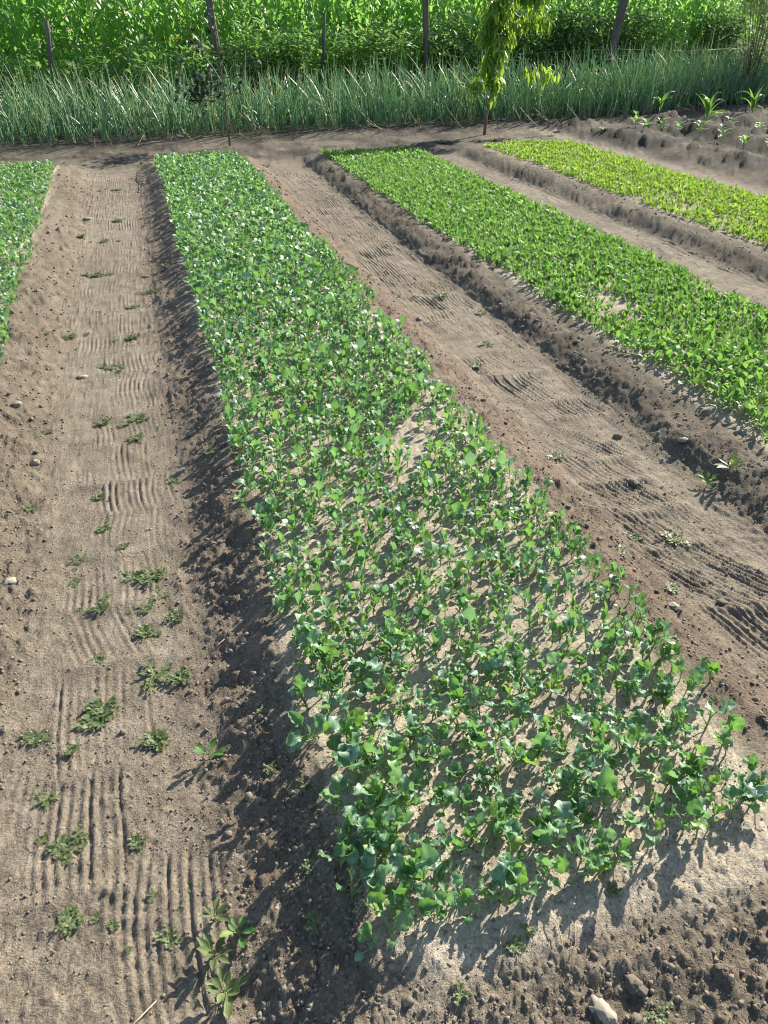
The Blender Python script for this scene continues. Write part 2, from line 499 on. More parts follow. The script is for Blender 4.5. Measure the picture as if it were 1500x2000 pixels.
def soil_mat():
    m, t, out = newmat('soil')
    geo = t.nodes.new('ShaderNodeNewGeometry'); P = geo.outputs['Position']
    def noise(s, d=4., r=.55):
        n = N(t, 'ShaderNodeTexNoise', i_Scale=s, i_Detail=d, i_Roughness=r); t.links.new(P, n.inputs['Vector']); return n.outputs[0]
    def att(k):
        a = t.nodes.new('ShaderNodeAttribute'); a.attribute_name = k; return a.outputs['Fac']
    sand, red, rough = att('sand'), att('red'), att('rough')
    n1, n2, n3, n4 = noise(1.6), noise(14., 5.), noise(120., 4., .65), noise(420., 3., .6)
    base = mix_(t, math_(t, 'MULTIPLY', math_(t, 'SUBTRACT', n2, .3), 2.2, True), (.146, .123, .090), (.262, .222, .164))
    sandc = mix_(t, math_(t, 'MULTIPLY', math_(t, 'SUBTRACT', n2, .3), 2.2, True), (.305, .270, .208), (.44, .394, .308))
    redc = mix_(t, math_(t, 'MULTIPLY', math_(t, 'SUBTRACT', n2, .3), 2.2, True), (.135, .092, .068), (.235, .168, .125))
    sf = math_(t, 'ADD', sand, math_(t, 'MULTIPLY', math_(t, 'SUBTRACT', n1, .5), .9), True)
    bed = math_(t, 'MULTIPLY', math_(t, 'SUBTRACT', sand, .72), 5., True)
    c = mix_(t, math_(t, 'MULTIPLY', sf, .34), base, sandc)
    c = mix_(t, math_(t, 'MULTIPLY', bed, .9), c, mix_(t, n2, (.36, .31, .235), (.54, .475, .37)))
    rf = math_(t, 'MULTIPLY', red, math_(t, 'MULTIPLY', n1, 1.15), True)
    c = mix_(t, rf, c, redc)
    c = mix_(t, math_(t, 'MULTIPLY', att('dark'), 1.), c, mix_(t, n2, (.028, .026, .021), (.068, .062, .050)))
    n0 = noise(.9, 3.); n5 = noise(5., 4.)
    c = mix_(t, .9, c, mix_(t, math_(t, 'MULTIPLY', math_(t, 'SUBTRACT', math_(t, 'ADD', math_(t, 'MULTIPLY', n0, .5), math_(t, 'MULTIPLY', n5, .5)), .3), 2.5, True), (.72, .70, .68), (1.22, 1.22, 1.22)), 'MULTIPLY')
    # grain: dark and pale specks of the grit itself
    gf = math_(t, 'MULTIPLY', math_(t, 'SUBTRACT', n3, .28), 2.2, True)
    c = mix_(t, .8, c, mix_(t, gf, (.42, .41, .40), (1.42, 1.41, 1.40)), 'MULTIPLY')
    vor = N(t, 'ShaderNodeTexVoronoi', i_Scale=160.); t.links.new(P, vor.inputs['Vector'])
    speck = math_(t, 'LESS_THAN', vor.outputs['Distance'], .16)
    c = mix_(t, math_(t, 'MULTIPLY', speck, .35), c, (.55, .50, .43))
    pb = N(t, 'ShaderNodeBsdfPrincipled'); t.links.new(c, pb.inputs['Base Color'])
    pb.inputs['Roughness'].default_value = .95; pb.inputs['Specular IOR Level'].default_value = .12
    h = math_(t, 'ADD', math_(t, 'MULTIPLY', n3, 1.), math_(t, 'MULTIPLY', n4, .5))
    b = N(t, 'ShaderNodeBump'); b.inputs['Distance'].default_value = .010
    t.links.new(math_(t, 'ADD', .6, math_(t, 'MULTIPLY', rough, .4), True), b.inputs['Strength'])
    t.links.new(h, b.inputs['Height']); t.links.new(b.outputs[0], pb.inputs['Normal'])
    t.links.new(pb.outputs[0], out.inputs[0])
    return m


M_SOIL = soil_mat()
M_CLOD = simple_mat('soil_clod', (.135, .112, .085), (.27, .228, .176), 60., .95, .6, .004)
M_STONE = simple_mat('pale_stone', (.48, .44, .37), (.68, .64, .56), 30., .8, .4, .003)
M_STONE2 = simple_mat('grey_stone', (.26, .23, .18), (.42, .375, .30), 30., .9, .5, .004)
M_BRASS = leaf_mat('cabbage_leaf', [(0, (.048, .135, .055)), (.25, (.085, .210, .080)), (.5, (.145, .285, .165)), (.82, (.25, .395, .285)), (.9, (.13, .28, .065)), (1, (.30, .38, .06))],
                   (.26, .54, .06), (.38, .50, .30), .6, .48, .37, .7, stalk=(.30, .42, .16))
M_SALAD = leaf_mat('salad_leaf', [(0, (.050, .155, .035)), (.5, (.095, .235, .055)), (.8, (.165, .33, .11)), (1, (.29, .39, .08))], (.28, .54, .06), (.3, .42, .15), .35, .5, .43, .42)
M_SALAD2 = leaf_mat('yellow_salad_leaf', [(0, (.09, .20, .03)), (.5, (.16, .29, .045)), (.8, (.22, .37, .07)), (1, (.33, .42, .07))], (.42, .64, .05), (.3, .42, .15), .35, .5, .45, .42)
M_ONION = leaf_mat('onion_leaf', [(0, (.08, .19, .12)), (.35, (.17, .32, .21)), (.7, (.29, .45, .30)), (.9, (.38, .50, .24)), (1, (.52, .50, .23))], (.44, .70, .22), veins=0, rough=.4, tf=.4, spec=.7,
                   tips=((.52, .47, .27), .80, .35, (.36, .42, .24)))
M_DRY = leaf_mat('dry_leaf', [(0, (.34, .27, .15)), (1, (.52, .45, .29))], (.4, .33, .15), veins=0, rough=.7, tf=.2, spec=.2, stalk=None)
M_MAIZE = leaf_mat('maize_leaf', [(0, (.065, .19, .04)), (.6, (.15, .36, .075)), (1, (.28, .48, .12))], (.45, .82, .14), (.34, .48, .2), .5, .42, .5, .5)
M_WEED = leaf_mat('weed_leaf', [(0, (.075, .115, .038)), (.6, (.125, .175, .06)), (1, (.20, .235, .085))], (.24, .34, .05), veins=.25, rough=.5, tf=.3, spec=.5)
M_HEDGE = leaf_mat('hedge_leaf', [(0, (.065, .16, .045)), (.6, (.13, .28, .075)), (1, (.24, .38, .11))], (.38, .64, .12), veins=.2, rough=.5, tf=.42, spec=.35)
M_BUSH = leaf_mat('bush_leaf', [(0, (.05, .12, .04)), (.7, (.09, .19, .06)), (1, (.18, .30, .10))], (.25, .46, .09), veins=.2, rough=.55, tf=.34, spec=.3)
M_WILLOW = leaf_mat('willow_leaf', [(0, (.12, .20, .08)), (1, (.24, .33, .14))], (.34, .48, .12), veins=.2, rough=.5, tf=.4, spec=.35)
M_DARK = leaf_mat('plum_leaf', [(0, (.014, .034, .016)), (1, (.035, .065, .03))], (.05, .10, .03), veins=.1, rough=.55, tf=.2, spec=.3)
M_PEACH = leaf_mat('peach_leaf', [(0, (.06, .17, .025)), (.6, (.12, .27, .035)), (1, (.24, .40, .04))], (.50, .72, .04), veins=.4, rough=.38, tf=.42, spec=.5)
M_FLOWER = simple_mat('yellow_flower', (.65, .48, .03), (.8, .62, .06), 30., .7)
M_BARK = simple_mat('bark', (.10, .075, .055), (.22, .17, .125), 40., .9, .6, .006, (1, 1, .2))
M_POST = simple_mat('weathered_post', (.075, .066, .055), (.17, .15, .125), 30., .9, .7, .008, (1, 1, .08))
M_WIRE = simple_mat('wire', (.16, .15, .14), (.24, .23, .22), 40., .5)
M_TWIG = simple_mat('straw', (.38, .29, .17), (.55, .45, .29), 40., .8)

# ------------------------------------------------------------------ ground: one sheet
OX, OY = -.224, -.768
a_f = np.radians(np.arange(-27, 27.01, .1))
a_l = np.radians(np.concatenate([np.linspace(-88, -50, 24, endpoint=False), np.linspace(-50, -27, 50, endpoint=False)]))
ang = np.concatenate([a_l, a_f, -a_l[::-1]]) + YAW
rr = [.7]
while rr[-1] < 70:
    q = rr[-1]
    rr.append(q * (1 + (.011 if q < 1.5 else .0042 if q < 5 else .0042 + .008 * min(1, (q - 5) / 5) if q < 17 else .03)))
rr = np.array(rr)
A, R = np.meshgrid(ang, rr)
GX = OX + R * np.sin(A); GY = OY + R * np.cos(A)
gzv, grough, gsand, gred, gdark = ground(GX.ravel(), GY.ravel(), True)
PATHS = ((-.62, .0, .1, 10.7), (1.47, 2.09, .86, 10.5), (3.78, 4.25, 2.2, 10.7))
for (x0, x1, y0, y1) in PATHS:      # the ground dips under the path sheets
    gx, gy = GX.ravel(), GY.ravel()
    gzv = gzv - .035 * sst(.03, .08, np.minimum(np.minimum(gx - x0, x1 - gx), np.minimum(gy - y0, y1 - gy)))
na, nr = len(ang), len(rr)
ii, jj = np.meshgrid(np.arange(nr - 1), np.arange(na - 1), indexing='ij')
k0 = (ii * na + jj).ravel()
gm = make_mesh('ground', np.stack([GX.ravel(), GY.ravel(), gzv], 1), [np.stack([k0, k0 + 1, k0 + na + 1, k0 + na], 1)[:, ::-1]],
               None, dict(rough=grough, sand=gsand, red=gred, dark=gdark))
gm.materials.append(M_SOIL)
go = tag(obj('ground', gm), kind='structure')
if gm.polygons[0].normal.z < 0: gm.flip_normals()
# the trodden path floors: sheets of their own with a finer surface for the rake marks
for (x0, x1, y0, y1), dx in zip(PATHS, (.005, .005, .0065)):
    xs = np.arange(x0, x1 + dx * .5, dx); ys = [y0]
    while ys[-1] < y1: ys.append(ys[-1] + max(.0065, ys[-1] * (.006 if ys[-1] < 3 else .0095)))
    PX, PY = np.meshgrid(xs, np.array(ys))
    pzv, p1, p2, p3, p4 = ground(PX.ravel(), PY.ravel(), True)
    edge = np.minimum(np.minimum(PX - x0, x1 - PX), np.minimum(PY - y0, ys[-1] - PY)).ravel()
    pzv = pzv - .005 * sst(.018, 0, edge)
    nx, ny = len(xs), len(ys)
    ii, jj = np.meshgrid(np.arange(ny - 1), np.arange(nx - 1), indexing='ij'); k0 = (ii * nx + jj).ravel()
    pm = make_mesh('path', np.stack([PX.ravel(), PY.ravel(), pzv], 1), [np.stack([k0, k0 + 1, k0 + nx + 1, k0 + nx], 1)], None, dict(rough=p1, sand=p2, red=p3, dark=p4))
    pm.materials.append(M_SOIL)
    tag(obj('path', pm), kind='structure')


# ------------------------------------------------------------------ soil crumbs and clods
def clod_geo(r, sub):
    ph = (1 + 5 ** .5) / 2
    V = np.array([(-1, ph, 0), (1, ph, 0), (-1, -ph, 0), (1, -ph, 0), (0, -1, ph), (0, 1, ph), (0, -1, -ph), (0, 1, -ph), (ph, 0, -1), (ph, 0, 1), (-ph, 0, -1), (-ph, 0, 1)], float)
    V /= np.linalg.norm(V[0])
    T = [(0, 11, 5), (0, 5, 1), (0, 1, 7), (0, 7, 10), (0, 10, 11), (1, 5, 9), (5, 11, 4), (11, 10, 2), (10, 7, 6), (7, 1, 8), (3, 9, 4), (3, 4, 2), (3, 2, 6), (3, 6, 8), (3, 8, 9), (4, 9, 5), (2, 4, 11), (6, 2, 10), (8, 6, 7), (9, 8, 1)]
    for _ in range(sub):
        V = list(map(tuple, V)); cache = {}; T2 = []
        def mid(a, b):
            k = (min(a, b), max(a, b))
            if k not in cache:
                p = np.array(V[a]) + np.array(V[b]); V.append(tuple(p / np.linalg.norm(p))); cache[k] = len(V) - 1
            return cache[k]
        for a, b, c in T:
            x, y, z = mid(a, b), mid(b, c), mid(c, a); T2 += [(a, x, z), (b, y, x), (c, z, y), (x, y, z)]
        T = T2; V = np.array(V)
    V = V * (1 + r.uniform(-.34, .34, len(V)))[:, None]
    V = V * r.uniform(.7, 1.15, 3)
    return Geo().add(V, None, T)


cr = np.random.default_rng(5)
small = [clod_geo(cr, 0) for _ in range(8)]
def grit_geo(r):
    V = np.array([(1, 0, 0), (0, 1, 0), (-1, 0, 0), (0, -1, 0), (0, 0, 1.), (0, 0, -1)]) * r.uniform(.65, 1.2, (6, 1)) + r.uniform(-.2, .2, (6, 3))
    return Geo().add(V, None, [(0, 1, 4), (1, 2, 4), (2, 3, 4), (3, 0, 4), (1, 0, 5), (2, 1, 5), (3, 2, 5), (0, 3, 5)])
grit = [grit_geo(cr) for _ in range(8)]
n = 105000
qa = YAW + np.radians(cr.uniform(-31, 31, n)); qr = np.exp(cr.uniform(math.log(1.2), math.log(11), n))
cx = OX + qr * np.sin(qa); cy = OY + qr * np.cos(qa)
cz, crg, csd, crd, cdk = ground(cx, cy, True)
keep = cr.random(n) < np.clip(crg ** 1.6 * .5 + .24 * np.clip(.4 + 1.6 * fbm(cx * 3, cy * 3, 33, 2), .15, 1.3), 0, 1)
cx, cy, cz, crg, qr = cx[keep], cy[keep], cz[keep], crg[keep], qr[keep]
n = len(cx)
size = (.0015 + .0040 * cr.random(n) ** 3.4 + .007 * (cr.random(n) < .02) * cr.random(n)) * (1 + .12 * qr)
size = np.where((crg < .4) & (cr.random(n) < .93), np.minimum(size * .95, .0034 * (1 + .12 * qr)), size)
Mx = xform(cx, cy, cz + size * .1, cr.uniform(0, 6.28, n), size, cr.uniform(0, 1, n), cr.uniform(0, 6.28, n))
cg = scatter(small + grit, np.where(size > .0034 * (1 + .12 * qr), 0, 8) + cr.integers(0, 8, n), Mx)
tag(obj('soil_crumbs', cg.mesh('soil_crumbs', M_CLOD)), 'loose grey brown soil crumbs strewn over slopes and headlands', 'soil crumbs', None, 'stuff')

# ------------------------------------------------------------------ cabbage seedlings: wide middle bed and the bed at the left edge
lr = np.random.default_rng(77)
def cab_leaf(r, hi=True):
    L = r.uniform(.019, .037)
    return leaf(r, L, L * r.uniform(.72, .98), r.uniform(.013, .032), r.uniform(.0010, .0014), r.uniform(.95, 1.5), r.uniform(-.3, 1.3), r.uniform(-.35, .7), r.uniform(.15, .4),
                {True: 8, False: 3, 2: 2}[hi], 4 if hi is True else 2, 3 if hi is True else 1, 'round', r.uniform(-.5, .5), .14 if hi is True else .08, (r.choice([.5, .375, .625]), r.uniform(.3, .8)) if r.random() < .3 else None, .16, 3 if hi is True else 1)
CAB = [cab_leaf(lr) for _ in range(22)]
CABM = [g.mesh('leaf', M_BRASS) for g in CAB]
CABLO = [cab_leaf(lr, False) for _ in range(18)]
CABFAR = [cab_leaf(lr, 2) for _ in range(18)]
def stem_geo(r, h, rad=.0017):
    a = r.uniform(0, 6.28); k = r.uniform(0, .25) * h
    return tube([(0, 0, -.006), (k * .3 * math.cos(a), k * .3 * math.sin(a), h * .5), (k * math.cos(a) * .5, k * math.sin(a) * .5, h)], [rad * 1.1, rad, rad * .9], 4, 0.0)
STEM = [stem_geo(lr, .034) for _ in range(5)]
STEMM = [g.mesh('cabbage_seedling', M_BRASS) for g in STEM]
def lo_plants(leaves, sides):
    out = []
    for k in range(12):
        g = Geo(); g.addg(tube([(0, 0, -.01), (0, 0, .035)], .0016, sides, 0., False))
        nl = lr.integers(5, 8)
        for q in range(nl):
            M = xform([0], [0], [.008 + .026 * q / nl], q * 2.4 + lr.uniform(-.5, .5), lr.uniform(.55, 1.2), lr.uniform(-.3, .3), lr.uniform(0, 6))[0]
            g.addg(leaves[lr.integers(18)], M)
        out.append(g)
    return out
LOPLANT = lo_plants(CABLO, 3) + lo_plants(CABFAR, 3)


def jitter(x0, x1, y0, y1, cell, r):
    xs = np.arange(x0, x1, cell); ys = np.arange(y0, y1, cell)
    X, Y = np.meshgrid(xs, ys); X = X.ravel() + r.uniform(-.5, .5, X.size) * cell; Y = Y.ravel() + r.uniform(-.5, .5, Y.size) * cell
    return X, Y


pr_ = np.random.default_rng(3)
EDGE = [(.21, .80), (.53, .80), (.60, .84), (.43, .93), (.23, 1.03), (.21, 1.45), (.22, 1.67), (.23, 1.86), (.21, 1.34), (1.3, 1.23), (1.23, 1.4), (1.27, 1.6), (1.18, .88), (.21, 2.14), (.19, 2.48)]
EDGE_LABEL = {0: 'cabbage seedling at the near left bed corner, one leaf drooping over bare soil',
              1: 'cabbage seedling with big grey green leaf hanging over the middle of the bed near end',
              4: 'large leaved cabbage seedling leaning left off the bed edge above the broad leaved path weed',
              5: 'cabbage seedling with pale leaf standing alone on the shaded left shoulder of the bed',
              9: 'cabbage seedling leaning out over the reddish right shoulder near the bed end',
              12: 'cabbage seedling at the near right corner of the middle bed'}
X, Y = jitter(.21, 1.30, .80, 10.9, .0425, pr_)
dens = .5 + .9 * fbm(X * 3.2, Y * 3.0, 91, 3)
bare = np.where(Y < 3.2, .10, np.where(Y < 5, .04, -.2)) - .12 * (Y < 1.0)
keep = dens > bare
keep &= pr_.random(len(X)) < np.interp(Y, [.8, 1.3, 2.2, 3.5, 5, 12], [.80, .75, .78, .88, .92, .92])
edge_n = .035 * fbm(Y * 3, Y * 0, 92, 2)
keep &= (X > .205 + edge_n) & (X < np.interp(Y, [.8, 1.6, 4, 5.5, 6.2, 6.8, 7.8, 11.5], [1.2, 1.27, 1.28, 1.36, 1.30, 1.22, 1.26, 1.24]) + edge_n) & (Y > .80 + .05 * fbm(X * 4, X * 0, 93, 2) + .05 * (X - .2))
X, Y = X[keep], Y[keep]
EX = np.array([e[0] for e in EDGE]); EY = np.array([e[1] for e in EDGE])
ok = np.min((X[:, None] - EX) ** 2 + (Y[:, None] - EY) ** 2, axis=1) > .03 ** 2
X, Y = X[ok], Y[ok]
o_ = np.argsort(X ** 2 + Y ** 2); X, Y = X[o_], Y[o_]
NIND = 300 - len(EDGE)
ix = np.concatenate([EX, X[:NIND]]); iy = np.concatenate([EY, Y[:NIND]])
iz = ground(ix, iy)
for i in range(len(ix)):
    e = i < len(EDGE)
    s = pr_.uniform(1.15, 1.4) if e else float(np.clip(pr_.normal(1.22 if ix[i] < .33 or ix[i] > 1.15 else 1.0, .2), .5, 1.6))
    root = obj('cabbage_seedling', STEMM[pr_.integers(5)], None, (ix[i], iy[i], iz[i]), (pr_.normal(0, .15), pr_.normal(0, .15), pr_.uniform(0, 6.28)), s)
    if e:
        lab = EDGE_LABEL.get(i, 'outsized cabbage seedling with broad grey green leaves on the bed rim')
    elif ix[i] < .30: lab = 'cabbage seedling in the ragged shaded left rim of the middle bed'
    elif ix[i] > 1.15: lab = 'cabbage seedling along the right rim of the middle bed near the reddish path slope'
    elif iy[i] < 1.0: lab = 'cabbage seedling in the front rows at the near end of the middle bed'
    elif iy[i] < 1.5: lab = 'green cabbage seedling among gaps of bare sand in the near middle bed'
    else: lab = 'green cabbage seedling in the thicker stand behind the gappy near end of the middle bed'
    tag(root, lab, 'seedling', 'cabbage seedlings in the middle bed')
    nl = pr_.integers(4, 8)
    a0 = pr_.uniform(0, 6.28)
    for q in range(nl):
        f = q / max(1, nl - 1)
        obj('leaf', CABM[pr_.integers(22)], root, (0, 0, .006 + .027 * f), (pr_.normal(0, .22), pr_.normal(0, .22), a0 + q * 2.4 + pr_.uniform(-.4, .4)), pr_.uniform(.55, 1.2) * (1.12 - .35 * abs(f - .45)))
X, Y = X[NIND:], Y[NIND:]
Z = ground(X, Y); n = len(X)
sc = np.clip(pr_.normal(1.0, .17, n), .6, 1.4) * np.interp(Y, [2, 3.5, 11], [1.02, 1.13, 1.18])
g = scatter(LOPLANT, pr_.integers(0, 12, n) + 12 * (Y > 5), xform(X, Y, Z, pr_.uniform(0, 6.28, n), sc, pr_.normal(0, .12, n), pr_.uniform(0, 6.28, n)))
tag(obj('cabbage_seedlings_mass', g.mesh('cabbage_seedlings_mass', M_BRASS)), 'dense carpet of green cabbage seedlings filling the far middle bed', 'seedlings', None, 'stuff')
X, Y = jitter(-2.6, -.84, 2.1, 10.75, .05, pr_)
keep = (pr_.random(len(X)) < .93) & (X < np.interp(Y, [3, 4.5, 8.7, 11.4], [-.83, -.86, -.93, -1.0]) + .03 * fbm(Y * 3, Y * 0, 95, 2))
keep &= X > -.115 * Y - .95
X, Y = X[keep], Y[keep]; Z = ground(X, Y); n = len(X)
g = scatter(LOPLANT, pr_.integers(0, 12, n) + 12 * (Y > 5.5), xform(X, Y, Z, pr_.uniform(0, 6.28, n), np.clip(pr_.normal(1.1, .16, n), .6, 1.5), pr_.normal(0, .12, n), pr_.uniform(0, 6.28, n)))
tag(obj('cabbage_seedlings_mass', g.mesh('cabbage_seedlings_mass', M_BRASS)), 'dense carpet of blue green cabbage seedlings in the bed beyond the left path', 'seedlings', None, 'stuff')

# ------------------------------------------------------------------ salad seedlings: two beds on the right
sr = np.random.default_rng(15)
def salad_leaf(r, hi=True):
    L = r.uniform(.018, .037)
    if not hi:
        L += r.uniform(.012, .028)
        return leaf(r, L, L * r.uniform(.26, .42), 0, .001, r.uniform(1.0, 1.5), r.uniform(.2, 1.8), r.uniform(-.1, .4), .1, 2, 2, 1, 'spat', r.uniform(-.6, .6))
    return leaf(r, L, L * r.uniform(.36, .6), r.uniform(.014, .034), .0009, r.uniform(.9, 1.5), r.uniform(.1, 1.5), r.uniform(-.1, .4), .12, 5 if hi else 2, 2, 3 if hi else 1, r.choice(['round', 'spat']), r.uniform(-.5, .5), .05, None, 0., 3 if hi else 1)
SALM = [salad_leaf(sr).mesh('leaf', M_SALAD) for _ in range(12)]
SALO = [salad_leaf(sr, False) for _ in range(14)]
SSTM = [stem_geo(sr, .022, .0013).mesh('salad_seedling', M_SALAD) for _ in range(4)]
SLO = []
for k in range(12):
    g = Geo()
    for q in range(sr.integers(4, 8)):
        g.addg(SALO[sr.integers(14)], xform([0], [0], [.004 * q], q * 2.4 + sr.uniform(-.5, .5), sr.uniform(.7, 1.3), sr.uniform(-.2, .2), sr.uniform(0, 6))[0])
    SLO.append(g)
XX = []; YY = []; BB = []
for b, (x0, x1, y0, y1, cell) in enumerate(((2.30, 3.72, 1.3, 10.98, .0315), (4.68, 6.02, 4.0, 11.2, .039))):
    X, Y = jitter(x0, x1, y0, y1, cell, sr)
    e = .07 * fbm(Y * 2.5, Y * 0 + b, 97, 3) + sr.normal(0, .02, len(Y))
    if b == 0:
        keep = (X > np.interp(Y, [2, 4, 6, 8, 11.6], [2.46, 2.44, 2.36, 2.32, 2.32]) + e) & (X < 3.65 + e)
        keep &= ~((fbm(X * 2.2, Y * 2.2, 98, 2) > .6) & (sr.random(len(X)) < .7))
        keep &= sr.random(len(X)) < np.interp(Y, [2.1, 3.5, 5], [.7, .82, .92])
    else:
        keep = (X > 4.68 + e) & (X < 6.0 - .3 * sst(7.2, 6.2, Y) * 0 + e) & ~((fbm(X * 1.8, Y * 1.8, 99, 2) > .55) & (sr.random(len(X)) < .6))
        keep &= sr.random(len(X)) < .85
    XX.append(X[keep]); YY.append(Y[keep]); BB.append(np.full(keep.sum(), b))
X = np.concatenate(XX); Y = np.concatenate(YY); B = np.concatenate(BB)
# the ones that show largest: nearest to the standpoint within its view
depth = X * math.sin(YAW) + Y * math.cos(YAW)
lat = X * math.cos(YAW) - Y * math.sin(YAW)
vis = lat < .50 * (depth * math.cos(PITCH) + 1.5 * math.sin(PITCH)) * .99
key = np.where(vis, X ** 2 + Y ** 2, 1e6)
inr = lat < .50 * (depth * math.cos(PITCH) + 1.5 * math.sin(PITCH)) + .7
X, Y, B, key = X[inr], Y[inr], B[inr], key[inr]
o_ = np.argsort(key); X, Y, B = X[o_], Y[o_], B[o_]
iz = ground(X[:300], Y[:300])
for i in range(300):
    root = obj('salad_seedling', SSTM[sr.integers(4)], None, (X[i], Y[i], iz[i]), (sr.normal(0, .12), sr.normal(0, .12), sr.uniform(0, 6.28)), float(np.clip(sr.normal(1.12, .2), .6, 1.6)))
    tag(root, 'small bright green salad seedling at the near right end of the second bed', 'seedling', 'salad seedlings in the second bed')
    a0 = sr.uniform(0, 6.28)
    for q in range(sr.integers(4, 6)):
        obj('leaf', SALM[sr.integers(12)], root, (0, 0, .006 + .004 * q), (sr.normal(0, .2), sr.normal(0, .2), a0 + q * 2.4 + sr.uniform(-.4, .4)), sr.uniform(.75, 1.3))
X, Y, B = X[300:], Y[300:], B[300:]
Z = ground(X, Y); n = len(X)
sc = np.clip(sr.normal(.93, .22, n), .45, 1.5)
Mx = xform(X, Y, Z, sr.uniform(0, 6.28, n), sc, sr.normal(0, .15, n), sr.uniform(0, 6.28, n)); idx = sr.integers(0, 12, n)
for b, lab in ((0, 'dense strip of bright green salad seedlings filling the second bed'), (1, 'narrow strip of yellow green salad seedlings in the third bed')):
    g = scatter(SLO, idx[B == b], Mx[B == b])
    tag(obj('salad_seedlings_mass', g.mesh('salad_seedlings_mass', M_SALAD if b == 0 else M_SALAD2)), lab, 'seedlings', None, 'stuff')

# ------------------------------------------------------------------ path weeds
wr = np.random.default_rng(21)
PURS = [leaf(wr, L, L * .72, .003, .0007, wr.uniform(.1, .8), wr.uniform(-.2, .5), .2, .05, 3, 2, 3, 'spat') for L in wr.uniform(.008, .015, 8)]
def purslane(r, n_arm=6, spread=.05):
    st = Geo(); lf = Geo()
    for k in range(n_arm):
        a = k * 6.28 / n_arm + r.uniform(-.5, .5); ln = spread * r.uniform(.5, 1.15); el = r.uniform(.03, .35)
        m = 5; pts = [(math.cos(a + .25 * j / m) * ln * j / m, math.sin(a + .25 * j / m) * ln * j / m, .004 + math.sin(el) * ln * j / m) for j in range(m + 1)]
        st.addg(tube(pts, np.linspace(.0013, .0007, m + 1), 3, 0., False))
        for j in range(1, m + 1):
            for sg in (-1, 1):
                lf.addg(PURS[r.integers(8)], xform([pts[j][0]], [pts[j][1]], [pts[j][2]], a + sg * r.uniform(.4, 1.2), r.uniform(.7, 1.3), r.uniform(-.3, .3), r.uniform(0, 6))[0])
        for q in range(4):
            lf.addg(PURS[r.integers(8)], xform([pts[m][0]], [pts[m][1]], [pts[m][2]], q * 1.57 + r.uniform(-.3, .3), r.uniform(.6, 1.1))[0])
    return st.mesh('low_weed', M_WEED), lf.mesh('leaves', M_WEED)
PV = [purslane(wr, wr.integers(5, 11), wr.uniform(.03, .052)) for _ in range(10)]
def weed(x, y, s, lab, grp):
    k = wr.integers(10)
    s *= .88
    root = obj('low_weed', PV[k][0], None, (x, y, gz(x, y)), (0, 0, wr.uniform(0, 6.28)), (s, s, s * wr.uniform(.5, .95)))
    obj('leaves', PV[k][1], root)
    return tag(root, lab, 'weed', grp)
W_LEFT = [(-0.17, 2.28, 1.25), (-0.35, 2.14, 0.9), (-0.2, 2.11, 0.8), (-0.11, 2.03, 0.9), (-0.21, 1.99, 0.9), (-0.19, 1.78, 1.25), (-0.35, 1.65, 1.4), (-0.51, 1.63, 0.9), (-0.19, 1.53, 1.15), (-0.46, 1.42, 0.7), (-0.41, 1.27, 1.1), (-0.39, 1.08, 0.9), (-0.19, 0.98, 0.8), (-0.14, 1.09, 0.6), (-0.34, 2.64, 0.9), (-0.61, 2.82, 0.9), (-0.27, 2.48, 0.7), (-0.43, 2.46, 0.8), (-0.43, 2.32, 0.7), (-0.19, 3.59, 1.2), (-0.35, 3.59, 0.9), (-0.2, 3.36, 1.0), (-0.36, 2.88, 0.7), (-0.3, 4.29, 1.2), (-0.55, 4.83, 1.1), (-0.19, 4.72, 1.2), (-0.04, 5.63, 1.1), (-0.58, 7.4, 1.1), (-0.43, 6.16, 1.3), (-0.28, 8.01, 1.3), (-0.3, 9.58, 1.3), (-0.38, 7.23, 0.9), (-0.2, 5.32, 0.9), (0.07, 6.08, 1.0), (-0.06, 2.93, 0.8), (0.11, 3.06, 0.8), (-0.6, 3.52, 0.8), (-0.35, 1.9, 0.7), (-0.25, 1.23, 0.6)]
WL = {0: 'long low weed patch where the left path meets the shaded bed slope', 5: 'wide spreading low weed beside the bed shadow on the left path',
      6: 'largest dark green low weed clump on the raked left path', 8: 'dense low weed between the raked lines and the bed shadow', 7: 'low weed lying at the left foot of the path next to the largest clump',
      10: 'low weed with two arms on the left path below the raked lines', 11: 'small dark weed standing in the rake grooves near the path front', 12: 'small low weed left of the broad leaved plant',
      13: 'tiny four leaved weed on the shaded slope foot', 9: 'small lone weed on the left edge of the raked lines'}
for i, (x, y, s) in enumerate(W_LEFT):
    big = s * (1.15 if y > 3 else 1.0)
    weed(x, y, big, WL.get(i, 'small low weed tuft on the raked left path' if y < 3.4 else 'faint low weed tuft far along the left path'), 'low weeds on the left path')
    for q in range(wr.integers(1, 4) if s >= .8 and y < 4 else 0):
        weed(x + wr.normal(0, .05), y + wr.normal(0, .05), s * wr.uniform(.25, .5), 'tiny low weed sprig beside a larger tuft on the raked left path', 'low weeds on the left path')
    if s >= 1.2 or y > 4.5:
        for q in range(1 if s > 1.3 or y < 4 else 2):
            ax_ = x + wr.normal(0, .055 + .008 * y); ay_ = y + wr.normal(0, .035)
            weed(ax_, ay_, s * wr.uniform(.55, .85), 'small low weed tuft on the raked left path' if y < 3.4 else 'faint low weed tuft far along the left path', 'low weeds on the left path')
for (x, y, s) in [(1.99, 4.57, 1.2), (1.81, 4.04, 1.2), (1.62, 3.72, 1.0), (1.86, 4.94, 1.1), (1.56, 2.66, 1.2), (1.69, 1.95, 1.3), (1.57, 2.03, 0.8), (1.43, 1.91, 1.1), (1.52, 1.71, 0.8), (1.44, 6.27, 1.2), (1.29, 6.15, 1.0), (1.48, 5.46, 0.9)]:
    weed(x, y, s, 'small low weed tuft on the path between the middle and second beds', 'low weeds on the right path')
